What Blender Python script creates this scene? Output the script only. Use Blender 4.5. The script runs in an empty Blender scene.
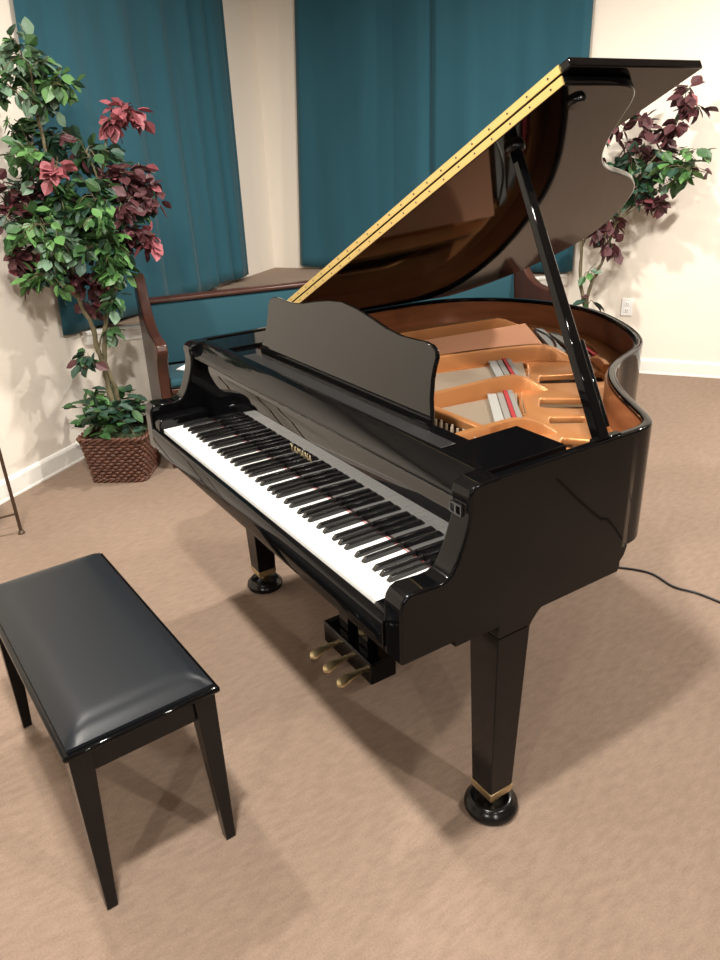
import bpy, bmesh, math, random
from mathutils import Vector, Matrix, Quaternion
random.seed(11)
C = bpy.context.scene.collection
PI = math.pi
R = math.radians

# ------------------------------------------------------------------ materials
def mat(name, col, rough=.5, metal=0., spec=None, coat=0., sheen=0., bump=None, var=None, emit=None):
    m = bpy.data.materials.new(name); m.use_nodes = True
    nt = m.node_tree; b = nt.nodes['Principled BSDF']
    b.inputs['Base Color'].default_value = (*col, 1); b.inputs['Roughness'].default_value = rough
    b.inputs['Metallic'].default_value = metal
    if spec is not None: b.inputs['Specular IOR Level'].default_value = spec
    if coat: b.inputs['Coat Weight'].default_value = coat; b.inputs['Coat Roughness'].default_value = .03
    if sheen: b.inputs['Sheen Weight'].default_value = sheen; b.inputs['Sheen Roughness'].default_value = .4
    tc = nt.nodes.new('ShaderNodeTexCoord')
    if var:                                   # (scale, colour b, detail, stretch xyz)
        sc, colb, det, st = var
        mp = nt.nodes.new('ShaderNodeMapping'); mp.inputs['Scale'].default_value = st
        nt.links.new(tc.outputs['Object'], mp.inputs['Vector'])
        n = nt.nodes.new('ShaderNodeTexNoise'); n.inputs['Scale'].default_value = sc; n.inputs['Detail'].default_value = det
        nt.links.new(mp.outputs[0], n.inputs['Vector'])
        r = nt.nodes.new('ShaderNodeValToRGB')
        r.color_ramp.elements[0].position = .3; r.color_ramp.elements[1].position = .7
        r.color_ramp.elements[0].color = (*col, 1); r.color_ramp.elements[1].color = (*colb, 1)
        nt.links.new(n.outputs['Fac'], r.inputs['Fac']); nt.links.new(r.outputs[0], b.inputs['Base Color'])
    if bump:                                  # (scale, strength, distance)
        n = nt.nodes.new('ShaderNodeTexNoise'); n.inputs['Scale'].default_value = bump[0]; n.inputs['Detail'].default_value = 4
        nt.links.new(tc.outputs['Object'], n.inputs['Vector'])
        bp = nt.nodes.new('ShaderNodeBump'); bp.inputs['Strength'].default_value = bump[1]; bp.inputs['Distance'].default_value = bump[2]
        nt.links.new(n.outputs['Fac'], bp.inputs['Height']); nt.links.new(bp.outputs[0], b.inputs['Normal'])
    return m
M = {}
M['lacquer'] = mat('black_lacquer', (.0022, .0022, .0025), .045, spec=.22)
M['gloss'] = mat('black_mirror_lacquer', (.002, .002, .0025), .02, spec=.62)
M['deskgloss'] = mat('black_desk_lacquer', (.003, .003, .003), .03, spec=.42)
M['rail'] = mat('brushed_black', (.012, .012, .013), .38)
M['satin'] = mat('satin_black', (.005, .0048, .0048), .22, spec=.28)
M['ivory'] = mat('white_key', (.86, .86, .84), .2)
M['ebony'] = mat('black_key', (.006, .006, .006), .22)
M['redfelt'] = mat('red_felt', (.28, .015, .02), .9)
M['brass'] = mat('brass', (.60, .49, .29), .34, 1)
M['hinge'] = mat('gold_hinge', (.60, .45, .17), .42, .75)
M['chrome'] = mat('chrome', (.75, .76, .78), .15, 1)
M['gold'] = mat('plate_gold', (.50, .215, .075), .36, .45, var=(6, (.56, .25, .095), 3, (1, 1, 1)))
M['sound'] = mat('soundboard_wood', (.36, .24, .13), .4, var=(9, (.46, .31, .18), 5, (1, .08, 1)))
M['rimwood'] = mat('rim_lining_wood', (.15, .050, .020), .3, var=(7, (.21, .075, .03), 5, (1, 1, 6)))
M['steel'] = mat('string_steel', (.46, .38, .29), .45, .3)
M['copper'] = mat('string_copper', (.86, .44, .26), .55, 0)
M['greyfelt'] = mat('grey_felt', (.20, .185, .165), .95)
M['whitefelt'] = mat('white_felt', (.28, .275, .255), .95)
M['leather'] = mat('black_leather', (.009, .011, .014), .36, spec=.2, bump=(900, .12, .001))
M['teal'] = mat('teal_velvet', (.011, .070, .100), .9, sheen=.12, var=(5, (.016, .088, .122), 3, (1, 1, .12)), bump=(300, .2, .002))
M['tealpew'] = mat('teal_upholstery', (.008, .055, .075), .9, sheen=.1, bump=(500, .3, .002))
M['pewwood'] = mat('dark_pew_wood', (.038, .013, .009), .3, var=(6, (.065, .022, .013), 4, (1, 1, .2)))
M['wall'] = mat('cream_wall', (.80, .735, .645), .9, bump=(60, .08, .004))
M['farwall'] = mat('brown_far_wall', (.22, .17, .13), .8, bump=(60, .08, .004))
M['white'] = mat('white_paint', (.82, .80, .75), .45)
M['ceil'] = mat('ceiling_white', (.62, .60, .57), .95, bump=(150, .3, .004))
M['plastic'] = mat('white_plastic', (.88, .88, .86), .35)
M['dark'] = mat('dark_slot', (.02, .02, .02), .5)
M['platcarpet'] = mat('platform_carpet', (.25, .18, .13), .97, var=(120, (.30, .22, .165), 3, (1, 1, 1)), bump=(400, .4, .004))
M['cable'] = mat('black_rubber', (.012, .010, .010), .5)
M['iron'] = mat('bronze_iron', (.075, .045, .028), .45, .5)
M['paper'] = mat('white_paper', (.85, .85, .83), .8)
M['wicker'] = mat('wicker_cane', (.065, .024, .015), .5, var=(25, (.13, .05, .028), 3, (1, 1, 3)))
M['bark'] = mat('stem_bark', (.09, .075, .04), .85, var=(30, (.16, .135, .075), 3, (1, 1, .3)), bump=(80, .5, .01))
M['leaf_g'] = mat('leaf_green', (.036, .098, .030), .5)
M['leaf_G'] = mat('leaf_bright_green', (.085, .20, .055), .45)
M['leaf_p'] = mat('leaf_pale_green', (.12, .20, .13), .5)
M['leaf_d'] = mat('leaf_dark_green', (.022, .060, .038), .5)
M['leaf_r'] = mat('leaf_maroon', (.070, .020, .024), .55)
M['leaf_k'] = mat('leaf_rose', (.27, .075, .09), .55)
M['moss'] = mat('dried_moss', (.05, .075, .03), .95, bump=(60, 1, .02))
M['rod'] = mat('rod_metal', (.10, .09, .08), .4, .8)

# carpet: woven beige with broad faint soiling
def carpet():
    m = bpy.data.materials.new('beige_carpet'); m.use_nodes = True; nt = m.node_tree; b = nt.nodes['Principled BSDF']
    b.inputs['Roughness'].default_value = .97; b.inputs['Specular IOR Level'].default_value = .15
    tc = nt.nodes.new('ShaderNodeTexCoord')
    n1 = nt.nodes.new('ShaderNodeTexNoise'); n1.inputs['Scale'].default_value = 210; n1.inputs['Detail'].default_value = 3
    n2 = nt.nodes.new('ShaderNodeTexNoise'); n2.inputs['Scale'].default_value = 2.2; n2.inputs['Detail'].default_value = 5
    mp = nt.nodes.new('ShaderNodeMapping'); mp.inputs['Rotation'].default_value = (0, 0, R(35.5)); mp.inputs['Scale'].default_value = (1, .35, 1)
    n3 = nt.nodes.new('ShaderNodeTexNoise'); n3.inputs['Scale'].default_value = 60; n3.inputs['Detail'].default_value = 2
    nt.links.new(tc.outputs['Object'], mp.inputs[0]); nt.links.new(mp.outputs[0], n3.inputs['Vector'])
    for n in (n1, n2): nt.links.new(tc.outputs['Object'], n.inputs['Vector'])
    r1 = nt.nodes.new('ShaderNodeValToRGB'); r1.color_ramp.elements[0].position = .32; r1.color_ramp.elements[1].position = .68
    r1.color_ramp.elements[0].color = (.195, .140, .106, 1); r1.color_ramp.elements[1].color = (.272, .200, .153, 1)
    ad = nt.nodes.new('ShaderNodeMath'); ad.operation = 'MULTIPLY_ADD'; ad.inputs[1].default_value = .55; 
    m2 = nt.nodes.new('ShaderNodeMath'); m2.operation = 'MULTIPLY'; m2.inputs[1].default_value = .45
    nt.links.new(n3.outputs['Fac'], m2.inputs[0]); nt.links.new(n1.outputs['Fac'], ad.inputs[0]); nt.links.new(m2.outputs[0], ad.inputs[2])
    nt.links.new(ad.outputs[0], r1.inputs['Fac'])
    r2 = nt.nodes.new('ShaderNodeValToRGB'); r2.color_ramp.elements[0].position = .35; r2.color_ramp.elements[1].position = .65
    r2.color_ramp.elements[0].color = (.93, .92, .91, 1); r2.color_ramp.elements[1].color = (1, 1, 1, 1)
    nt.links.new(n2.outputs['Fac'], r2.inputs['Fac'])
    mx = nt.nodes.new('ShaderNodeMix'); mx.data_type = 'RGBA'; mx.blend_type = 'MULTIPLY'; mx.inputs[0].default_value = 1
    nt.links.new(r1.outputs[0], mx.inputs[6]); nt.links.new(r2.outputs[0], mx.inputs[7]); nt.links.new(mx.outputs[2], b.inputs['Base Color'])
    bp = nt.nodes.new('ShaderNodeBump'); bp.inputs['Strength'].default_value = .5; bp.inputs['Distance'].default_value = .004
    nt.links.new(ad.outputs[0], bp.inputs['Height']); nt.links.new(bp.outputs[0], b.inputs['Normal'])
    return m
M['carpet'] = carpet()

# ------------------------------------------------------------------ helpers
def empty(name, loc, label=None, cat=None, group=None, rz=0):
    o = bpy.data.objects.new(name, None); C.objects.link(o); o.location = loc; o.rotation_euler = (0, 0, rz)
    o.empty_display_size = .1
    tag(o, label, cat, group); return o
def tag(o, label=None, cat=None, group=None, kind=None):
    if label: o['label'] = label
    if cat: o['category'] = cat
    if group: o['group'] = group
    if kind: o['kind'] = kind
    return o
def world(o):
    m = Matrix.Identity(4)
    while o: m = Matrix.LocRotScale(o.location, o.rotation_euler, o.scale) @ m; o = o.parent
    return m
def obj(name, bm, mats, parent=None, smooth=None, label=None, origin=None, bevel=0, seg=2):
    """mesh in world coordinates -> object whose origin sits at its own base"""
    if not isinstance(mats, (list, tuple)): mats = [mats]
    vs = [v.co for v in bm.verts]
    if origin is None:
        lo = Vector([min(v[i] for v in vs) for i in range(3)]); hi = Vector([max(v[i] for v in vs) for i in range(3)])
        origin = Vector(((lo.x+hi.x)/2, (lo.y+hi.y)/2, lo.z))
    origin = Vector(origin)
    P = world(parent) if parent else Matrix.Identity(4)
    T = P @ Matrix.Translation(P.inverted() @ origin)       # world matrix of the object
    bm.transform(T.inverted())
    bmesh.ops.recalc_face_normals(bm, faces=bm.faces)
    me = bpy.data.meshes.new(name); bm.to_mesh(me); bm.free()
    for m in mats: me.materials.append(M[m] if isinstance(m, str) else m)
    o = bpy.data.objects.new(name, me); C.objects.link(o)
    if parent: o.parent = parent
    o.location = P.inverted() @ origin
    if smooth is not None:
        me.polygons.foreach_set('use_smooth', [True]*len(me.polygons))
        me.set_sharp_from_angle(angle=R(smooth))
    if bevel:
        b = o.modifiers.new('bevel', 'BEVEL'); b.width = bevel; b.segments = seg; b.limit_method = 'ANGLE'; b.angle_limit = R(35)
        b.harden_normals = False
        me.polygons.foreach_set('use_smooth', [True]*len(me.polygons)); me.set_sharp_from_angle(angle=R(35))
    if label: o['label'] = label
    return o
def box(bm, x0, x1, y0, y1, z0, z1, mtx=None, mi=0):
    v = [bm.verts.new((x, y, z)) for z in (z0, z1) for x, y in ((x0, y0), (x1, y0), (x1, y1), (x0, y1))]
    if mtx:
        for q in v: q.co = mtx @ q.co
    fs = [(3, 2, 1, 0), (4, 5, 6, 7), (0, 1, 5, 4), (1, 2, 6, 5), (2, 3, 7, 6), (3, 0, 4, 7)]
    for f in fs: bm.faces.new([v[i] for i in f]).material_index = mi
    return v
def nb(): return bmesh.new()
def B(*a, **k):
    bm = nb(); box(bm, *a, **k); return bm
def prism(bm, pts, f0, f1, mi=0):
    """pts 2-D loop; f0, f1 turn a 2-D point into the two 3-D ends"""
    a = [bm.verts.new(f0(*p)) for p in pts]; b = [bm.verts.new(f1(*p)) for p in pts]; n = len(pts)
    bm.faces.new(a[::-1]).material_index = mi; bm.faces.new(b).material_index = mi
    for i in range(n): bm.faces.new((a[i], a[(i+1) % n], b[(i+1) % n], b[i])).material_index = mi
def frustum(bm, c0, s0, c1, s1, rz=0):
    """square-section taper from centre c0 (half sizes s0) to c1 (half sizes s1)"""
    rot = Matrix.Rotation(rz, 3, 'Z'); L = []
    for c, s in ((c0, s0), (c1, s1)):
        L.append([bm.verts.new(Vector(c) + rot @ Vector((sx*s[0], sy*s[1], 0))) for sx, sy in ((-1, -1), (1, -1), (1, 1), (-1, 1))])
    bm.faces.new(L[0][::-1]); bm.faces.new(L[1])
    for i in range(4): bm.faces.new((L[0][i], L[0][(i+1) % 4], L[1][(i+1) % 4], L[1][i]))
def tube(bm, pts, rad, n=8, cap=True, mi=0):
    pts = [Vector(p) for p in pts]; rs = rad if isinstance(rad, (list, tuple)) else [rad]*len(pts)
    rings = []; up = None
    for i, p in enumerate(pts):
        t = (pts[min(i+1, len(pts)-1)] - pts[max(i-1, 0)]).normalized()
        if up is None: up = t.orthogonal().normalized()
        up = (up - t*up.dot(t)).normalized(); s = t.cross(up)
        rings.append([bm.verts.new(p + (up*math.cos(2*PI*k/n) + s*math.sin(2*PI*k/n))*rs[i]) for k in range(n)])
    for a, b in zip(rings, rings[1:]):
        for k in range(n): bm.faces.new((a[k], a[(k+1) % n], b[(k+1) % n], b[k])).material_index = mi
    if cap: bm.faces.new(rings[0][::-1]).material_index = mi; bm.faces.new(rings[-1]).material_index = mi
def lathe(bm, prof, c, n=32):
    rings = [[bm.verts.new((c[0]+r*math.cos(2*PI*k/n), c[1]+r*math.sin(2*PI*k/n), c[2]+z)) for k in range(n)] for r, z in prof]
    for a, b in zip(rings, rings[1:]):
        for k in range(n): bm.faces.new((a[k], a[(k+1) % n], b[(k+1) % n], b[k]))
    bm.faces.new(rings[0][::-1]); bm.faces.new(rings[-1])
def catmull(P, sub=6, closed=False):
    P = [Vector(p) for p in P]; n = len(P); out = []
    rng = range(n) if closed else range(n-1)
    for i in rng:
        a, b, c, d = (P[(i+k-1) % n] if closed else P[max(0, min(n-1, i+k-1))] for k in range(4))
        for s in range(sub):
            t = s/sub
            out.append(.5*((2*b) + (c-a)*t + (2*a-5*b+4*c-d)*t*t + (3*b-a-3*c+d)*t**3))
    if not closed: out.append(P[-1])
    return out
def offset(loop, d):
    """inward offset of a closed 2-D counter-clockwise loop"""
    n = len(loop); out = []
    for i in range(n):
        a, b, c = loop[i-1], loop[i], loop[(i+1) % n]
        e1 = (b-a).normalized(); e2 = (c-b).normalized()
        n1 = Vector((-e1.y, e1.x)); n2 = Vector((-e2.y, e2.x)); m = (n1+n2)
        m = m/max(.3, m.length**2/2) if m.length > 1e-6 else n1
        out.append(b + m*d)
    return out
def plate2d(name, loops, z, thick, bev, m, parent, label=None):
    """filled outline with holes, solid thickness, made through a curve and baked to a mesh"""
    cu = bpy.data.curves.new(name, 'CURVE'); cu.dimensions = '2D'; cu.fill_mode = 'BOTH'; cu.extrude = thick/2; cu.bevel_depth = bev; cu.bevel_resolution = 2
    for lp in loops:
        s = cu.splines.new('POLY'); s.points.add(len(lp)-1); s.use_cyclic_u = True
        for p, q in zip(s.points, lp): p.co = (q[0], q[1], 0, 1)
    t = bpy.data.objects.new('t', cu); C.objects.link(t)
    dg = bpy.context.evaluated_depsgraph_get(); me = bpy.data.meshes.new_from_object(t.evaluated_get(dg))
    bm = nb(); bm.from_mesh(me); bpy.data.objects.remove(t); bpy.data.meshes.remove(me)
    bmesh.ops.translate(bm, verts=bm.verts, vec=(0, 0, z))
    bmesh.ops.remove_doubles(bm, verts=bm.verts, dist=1e-5)
    return obj(name, bm, m, parent, smooth=40, label=label)

# ------------------------------------------------------------------ the room: its axes are turned 35.5 degrees from the piano
A0 = R(35.5)
Ur = Vector((math.cos(A0), math.sin(A0), 0)); Vr = Vector((-math.sin(A0), math.cos(A0), 0))
def W(u, v, z=0): return Ur*u + Vr*v + Vector((0, 0, z))
MR = Matrix.Rotation(A0, 4, 'Z')
U0, V0, U1, V1, ZC = -1.955, 3.92, 8.5, -8.0, 2.80
def struct(name, bm, m, parent=None, **k):
    o = obj(name, bm, m, parent, **k)
    if not parent: o['kind'] = 'structure'
    return o
def rbox(u0, u1, v0, v1, z0, z1): return B(u0, u1, v0, v1, z0, z1, mtx=MR)
struct('floor', rbox(U0-.1, U1+.1, V1-.1, V0+.1, -.1, 0), 'carpet')
struct('ceiling', rbox(U0-.1, U1+.1, V1-.1, V0+.1, ZC, ZC+.1), 'ceil')
struct('wall_left', rbox(U0-.1, U0, V1-.1, V0+.1, 0, ZC), 'wall')
struct('wall_back', rbox(U0, U1, V0, V0+.1, 0, ZC), 'wall')
struct('wall_right', rbox(U1, U1+.1, V1-.1, V0+.1, 0, ZC), 'farwall')
struct('wall_front', rbox(U0, U1, V1-.1, V1, 0, ZC), 'farwall')
def baseboard(name, f):
    pr = [(0, 0), (.016, 0), (.016, .008), (.013, .014), (.013, .088), (.009, .098), (.004, .104), (0, .106)]
    bm = nb(); prism(bm, pr, lambda d, z: f(0, d, z), lambda d, z: f(1, d, z)); struct(name, bm, 'white')
baseboard('baseboard_left', lambda t, d, z: W(U0+d, V1 if t == 0 else 1.62, z))
baseboard('baseboard_back', lambda t, d, z: W(.36 if t == 0 else U1, V0-d, z))
# raised corner platform with carpeted top, white nosing and cream face
PS = Vector((.7071, .7071)); PN = Vector((.7071, -.7071)); PO = Vector((U0, 1.63))
def PL(s, n, z): q = PO + PS*s + PN*n; return W(q.x, q.y, z)
plat = nb()
prism(plat, [(U0+.001, 1.63), (.335, V0-.001), (U0+.001, V0-.001)], lambda u, v: W(u, v, 0), lambda u, v: W(u, v, .655))
pl = struct('trim_1', plat, 'wall'); pl['label'] = 'cream corner platform behind the pew'
bm = nb(); prism(bm, [(U0+.002, 1.632), (.333, V0-.002), (U0+.002, V0-.002)], lambda u, v: W(u, v, .655), lambda u, v: W(u, v, .668)); obj('platform_carpet', bm, 'platcarpet', pl)
bm = nb()
prism(bm, [(.0, .600), (.014, .600), (.018, .650), (.024, .655), (.024, .668), (.018, .674), (-.02, .674), (-.02, .668), (0, .655)],
      lambda n, z: PL(n+.012, n, z), lambda n, z: PL(3.225-n, n, z))
obj('nosing', bm, 'white', pl, label='white nosing')

# ------------------------------------------------------------------ curtains
def curtain(name, a, b, z0, z1, label, folds, amp, seed, flare=.0):
    """a, b: (u, v) foot points along the wall; n: outward normal of the wall"""
    rnd = random.Random(seed); a = Vector(a); b = Vector(b); d = (b-a); L = d.length; t = d/L
    nrm = Vector((1, 0)) if abs(t.x) < .5 else Vector((0, -1))
    NX = 150; NZ = 26; ph = [rnd.uniform(0, 6.28) for _ in range(6)]
    bm = nb(); g = []
    for j in range(NZ+1):
        k = j/NZ; row = []
        for i in range(NX+1):
            s = i/NX
            w = s + .05*math.sin(5*s+ph[0]) + .012*math.sin(2.5*k+ph[1]+3*s)
            o = amp*(.55+.45*math.sin(2*PI*folds*w+ph[2])) + amp*.16*math.sin(2*PI*folds*1.93*w+ph[3]+.8*k) + amp*.4*math.sin(2*PI*folds*.47*w+ph[4])
            o = max(.0, o)*(.75+.35*(1-k)) + .03
            edge = (s-.5)*2
            x = s*L - flare*(1-k)*(1-s)**2
            o *= min(1, .35+min(s, 1-s)*18); o += .0*edge
            zz = z0 + (z1-z0)*k + (.006*math.sin(2*PI*folds*w+ph[2]) if j == 0 else 0)
            q = a + t*x + nrm*o
            row.append(bm.verts.new(W(q.x, q.y, zz)))
        g.append(row)
    for j in range(NZ):
        for i in range(NX): bm.faces.new((g[j][i], g[j][i+1], g[j+1][i+1], g[j+1][i]))
    o = obj(name, bm, 'teal', None, smooth=60)
    s = o.modifiers.new('thick', 'SOLIDIFY'); s.thickness = .005; s.offset = 0
    tag(o, label, 'curtain', 'teal velvet curtains over the corner platform'); return o
ZR = 2.66; CS = -.640
curtain('curtain', (U0+.01, 1.63), (U0+.01, 2.98), .69, ZR, 'broad teal velvet curtain behind the left tree, foremost on the left wall', 4, .036, 3, .14)
curtain('curtain', (U0+.005, 2.93), (U0+.005, 3.45), .70, ZR, 'narrow teal curtain beside the cream wall corner, behind the piano pew', 2, .050, 5)
curtain('curtain', (-1.61, V0-.01), (CS+.010, V0-.004), .69, ZR, 'teal curtain just right of the cream corner strip', 2.6, .024, 8, .10)
curtain('curtain', (CS-.004, V0-.034), (.36, V0-.034), .69, ZR, 'teal curtain behind the raised piano lid', 2.4, .024, 12)
def rod(a, b, label):
    r = empty('curtain_rod', W(*a), label, 'curtain rod', 'curtain rods')
    bm = nb(); tube(bm, [W(*a), W(*b)], .014, 12); obj('pole', bm, 'rod', r)
    for q in (a, b):
        bm = nb(); lathe(bm, [(.005, -.03), (.024, -.015), (.026, 0), (.02, .02), (.004, .03)], W(*q), 16); obj('finial', bm, 'rod', r, smooth=40)
    for f in (.08, .92):
        q = [a[i]*(1-f)+b[i]*f for i in range(3)]
        bm = nb()
        if abs(a[0]-b[0]) < .01: tube(bm, [W(U0, q[1], q[2]), W(q[0], q[1], q[2])], .009, 8)
        else: tube(bm, [W(q[0], V0, q[2]), W(q[0], q[1], q[2])], .009, 8)
        obj('bracket', bm, 'rod', r)
rod((U0+.06, 1.42, ZR+.022), (U0+.06, 3.58, ZR+.022), 'dark curtain rod on the left wall')
rod((-1.76, V0-.06, ZR+.022), (.42, V0-.06, ZR+.022), 'dark curtain rod on the back wall')

# ------------------------------------------------------------------ wall outlet
ou = empty('wall_outlet', W(.738, V0, .455), 'white electrical outlet on the cream wall right of the piano tail', 'outlet')
bm = rbox(.738-.036, .738+.036, V0-.007, V0, .455-.058, .455+.058); obj('cover_plate', bm, 'plastic', ou, bevel=.002)
for dz in (-.022, .022):
    s = obj('socket', rbox(.738-.016, .738+.016, V0-.009, V0-.006, .455+dz-.014, .455+dz+.014), 'plastic', ou, bevel=.001)
    bm = nb()
    for dx in (-.006, .006): box(bm, .738+dx-.0012, .738+dx+.0012, V0-.0094, V0-.0088, .455+dz-.004, .455+dz+.007, mtx=MR)
    box(bm, .738-.002, .738+.002, V0-.0094, V0-.0088, .455+dz-.011, .455+dz-.007, mtx=MR)
    obj('slot', bm, 'dark', s)

# ------------------------------------------------------------------ pew in front of the platform
S0, S1 = .315, 2.76
pew = empty('church_pew', PL((S0+S1)/2, .3, 0), 'long wooden pew with teal upholstery standing behind the piano', 'pew')
endp = [(.03, 0), (.52, 0), (.52, .10), (.49, .16), (.49, .50), (.52, .58), (.555, .61), (.57, .64), (.56, .672), (.53, .685), (.44, .688), (.34, .70), (.26, .735), (.20, .79), (.165, .85), (.14, .91), (.115, .945), (.085, .96), (.055, .955), (.038, .93), (.04, .89), (.05, .80), (.05, .40)]
for s in (S0, S1-.055):
    bm = nb(); prism(bm, endp, lambda n, z: PL(s, n, z), lambda n, z: PL(s+.055, n, z)); obj('end_panel', bm, 'pewwood', pew, bevel=.008)
def pbox(s0, s1, pr):
    bm = nb(); prism(bm, pr, lambda n, z: PL(s0, n, z), lambda n, z: PL(s1, n, z)); return bm
a, b = S0+.055, S1-.055
obj('seat_board', pbox(a, b, [(.12, .39), (.50, .40), (.50, .425), (.12, .415)]), 'pewwood', pew, bevel=.004)
obj('front_rail', pbox(a, b, [(.45, .10), (.475, .10), (.475, .40), (.45, .40)]), 'pewwood', pew)
obj('seat_cushion', pbox(a+.003, b-.003, [(.14, .416), (.49, .427), (.505, .445), (.50, .468), (.47, .478), (.30, .472), (.14, .462)]), 'tealpew', pew, bevel=.006)
obj('back_board', pbox(a, b, [(.06, .10), (.085, .10), (.085, .79), (.06, .79)]), 'pewwood', pew)
obj('back_pad', pbox(a+.003, b-.003, [(.086, .47), (.14, .47), (.135, .60), (.115, .77), (.105, .793), (.086, .797)]), 'tealpew', pew, bevel=.006)
obj('top_rail', pbox(a, b, [(.05, .798), (.115, .798), (.120, .806), (.118, .818), (.108, .825), (.056, .825), (.05, .815)]), 'pewwood', pew, bevel=.003)
bk = nb()
mt = Matrix.Translation(PL(.55, .30, .4785)) @ Matrix.Rotation(R(40), 4, 'Z')
box(bk, -.07, .07, -.1, .1, 0, .004, mtx=mt); box(bk, -.066, .068, -.097, .102, .004, .007, mtx=mt)
tag(obj('leaflet', bk, 'paper'), 'white paper leaflet lying on the teal pew seat', 'paper')

# ------------------------------------------------------------------ trees
def leaf(bm, p, d, n, L, w, mi):
    d = d.normalized(); s = d.cross(n).normalized(); n = s.cross(d)
    pts = []
    c = [(0, 0, 0), (.22, .36, .04), (.55, .5, .03), (.82, .26, -.02), (1, 0, -.1), (.82, -.26, -.02), (.55, -.5, .03), (.22, -.36, .04)]
    v = [bm.verts.new(p + d*(x*L) + s*(y*w) + n*(z*L)) for x, y, z in c]
    m1 = bm.verts.new(p + d*(.3*L) - n*(.045*L)); m2 = bm.verts.new(p + d*(.66*L) - n*(.055*L))
    for f in ((v[0], v[1], m1), (v[1], v[2], m2, m1), (v[2], v[3], m2), (v[3], v[4], m2), (v[4], v[5], m2), (v[5], v[6], m2), (v[6], v[7], m1, m2), (v[7], v[0], m1)):
        bm.faces.new(f).material_index = mi
LK = {'g': 0, 'G': 1, 'p': 2, 'd': 3, 'r': 4, 'k': 5}
def grow(root, clusters, trunks, names, umax, vmax, mult=1.6, LL=.066):
    rnd = random.Random(5)
    for k, (pts, r0, r1) in enumerate(trunks):
        P = catmull([W(*p) for p in pts], 5); bm = nb(); n = len(P)
        P = [p + Vector((rnd.uniform(-1, 1), rnd.uniform(-1, 1), 0))*.003 for p in P]
        tube(bm, P, [(r0+(r1-r0)*i/(n-1))*(1+.12*math.sin(i*1.9)) for i in range(n)], 10); obj('trunk', bm, 'bark', root, smooth=60)
    tr = [W(*p) for pts, _, _ in trunks for p in pts if p[2] > .3]
    tw = nb(); bms = {'green': nb(), 'red': nb()}
    def clampW(p):
        u, v = p.dot(Ur), p.dot(Vr)
        return W(max(u, umax), min(v, vmax), p.z)
    for (u, v, z, rad, cnt, kind) in clusters:
        c = W(u, v, z)
        base = min(tr, key=lambda q: (q-c).length + (.6 if q.z > c.z-.05 else 0))
        mid = (base+c)/2 + Vector((0, 0, .05)) + Vector((rnd.uniform(-1, 1), rnd.uniform(-1, 1), 0))*.03
        P = [clampW(q) for q in catmull([base, mid, c], 6)]
        tube(tw, P, [.006-.0045*i/(len(P)-1) for i in range(len(P))], 5)
        cnt = int(cnt*mult); ns = max(2, cnt//6); left = cnt
        for si in range(ns):
            dr = Vector((rnd.gauss(0, 1), rnd.gauss(0, 1), rnd.gauss(.1, .8))).normalized()
            tip = clampW(c + dr*rad*rnd.uniform(.75, 1.15) + Vector((0, 0, -.25*rad)))
            st = P[rnd.randint(len(P)//2, len(P)-1)]
            spray = catmull([st, (st+tip)/2+Vector((0, 0, .02)), tip], 5)
            tube(tw, spray, [.002]*len(spray), 4, cap=False)
            m = min(left, max(3, cnt//ns)); left -= m
            for j in range(m):
                f = .25+.75*(j+.5)/m; q = spray[min(len(spray)-1, int(f*(len(spray)-1)))]
                side = Vector((rnd.gauss(0, 1), rnd.gauss(0, 1), rnd.gauss(-.25, .6))).normalized()
                d = (dr*.5 + side + Vector((0, 0, -.45))).normalized()
                nn = Vector((rnd.gauss(0, .7), rnd.gauss(0, .7), 1)).normalized()
                if abs(nn.dot(d)) > .93: nn = d.orthogonal()
                kk = kind
                z_ = rnd.random()
                if kind == 'G': kk = 'G' if z_ < .5 else ('g' if z_ < .85 else 'd')
                elif kind == 'g': kk = 'g' if z_ < .55 else ('G' if z_ < .72 else ('d' if z_ < .9 else 'p'))
                elif kind == 'd': kk = 'd' if z_ < .65 else ('g' if z_ < .88 else 'r')
                elif kind == 'p': kk = 'p' if z_ < .6 else ('g' if z_ < .85 else 'G')
                elif kind == 'r': kk = 'r' if z_ < .86 else ('k' if z_ < .93 else 'd')
                L = LL*rnd.uniform(.75, 1.15); st_ = q + side*.012
                e = st_ + d*L
                if e.dot(Ur) < umax: d = (d + Ur*1.6).normalized()
                if e.dot(Vr) > vmax: d = (d - Vr*1.6).normalized()
                leaf(bms['red' if kk in 'rk' else 'green'], st_, d, nn, L, L*.70, LK[kk])
    obj('twigs', tw, 'bark', root)
    ms = ['leaf_g', 'leaf_G', 'leaf_p', 'leaf_d', 'leaf_r', 'leaf_k']
    obj('green_leaves', bms['green'], ms, root, label='green leaves'); obj('red_leaves', bms['red'], ms, root, label='maroon and rose leaves')
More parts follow.
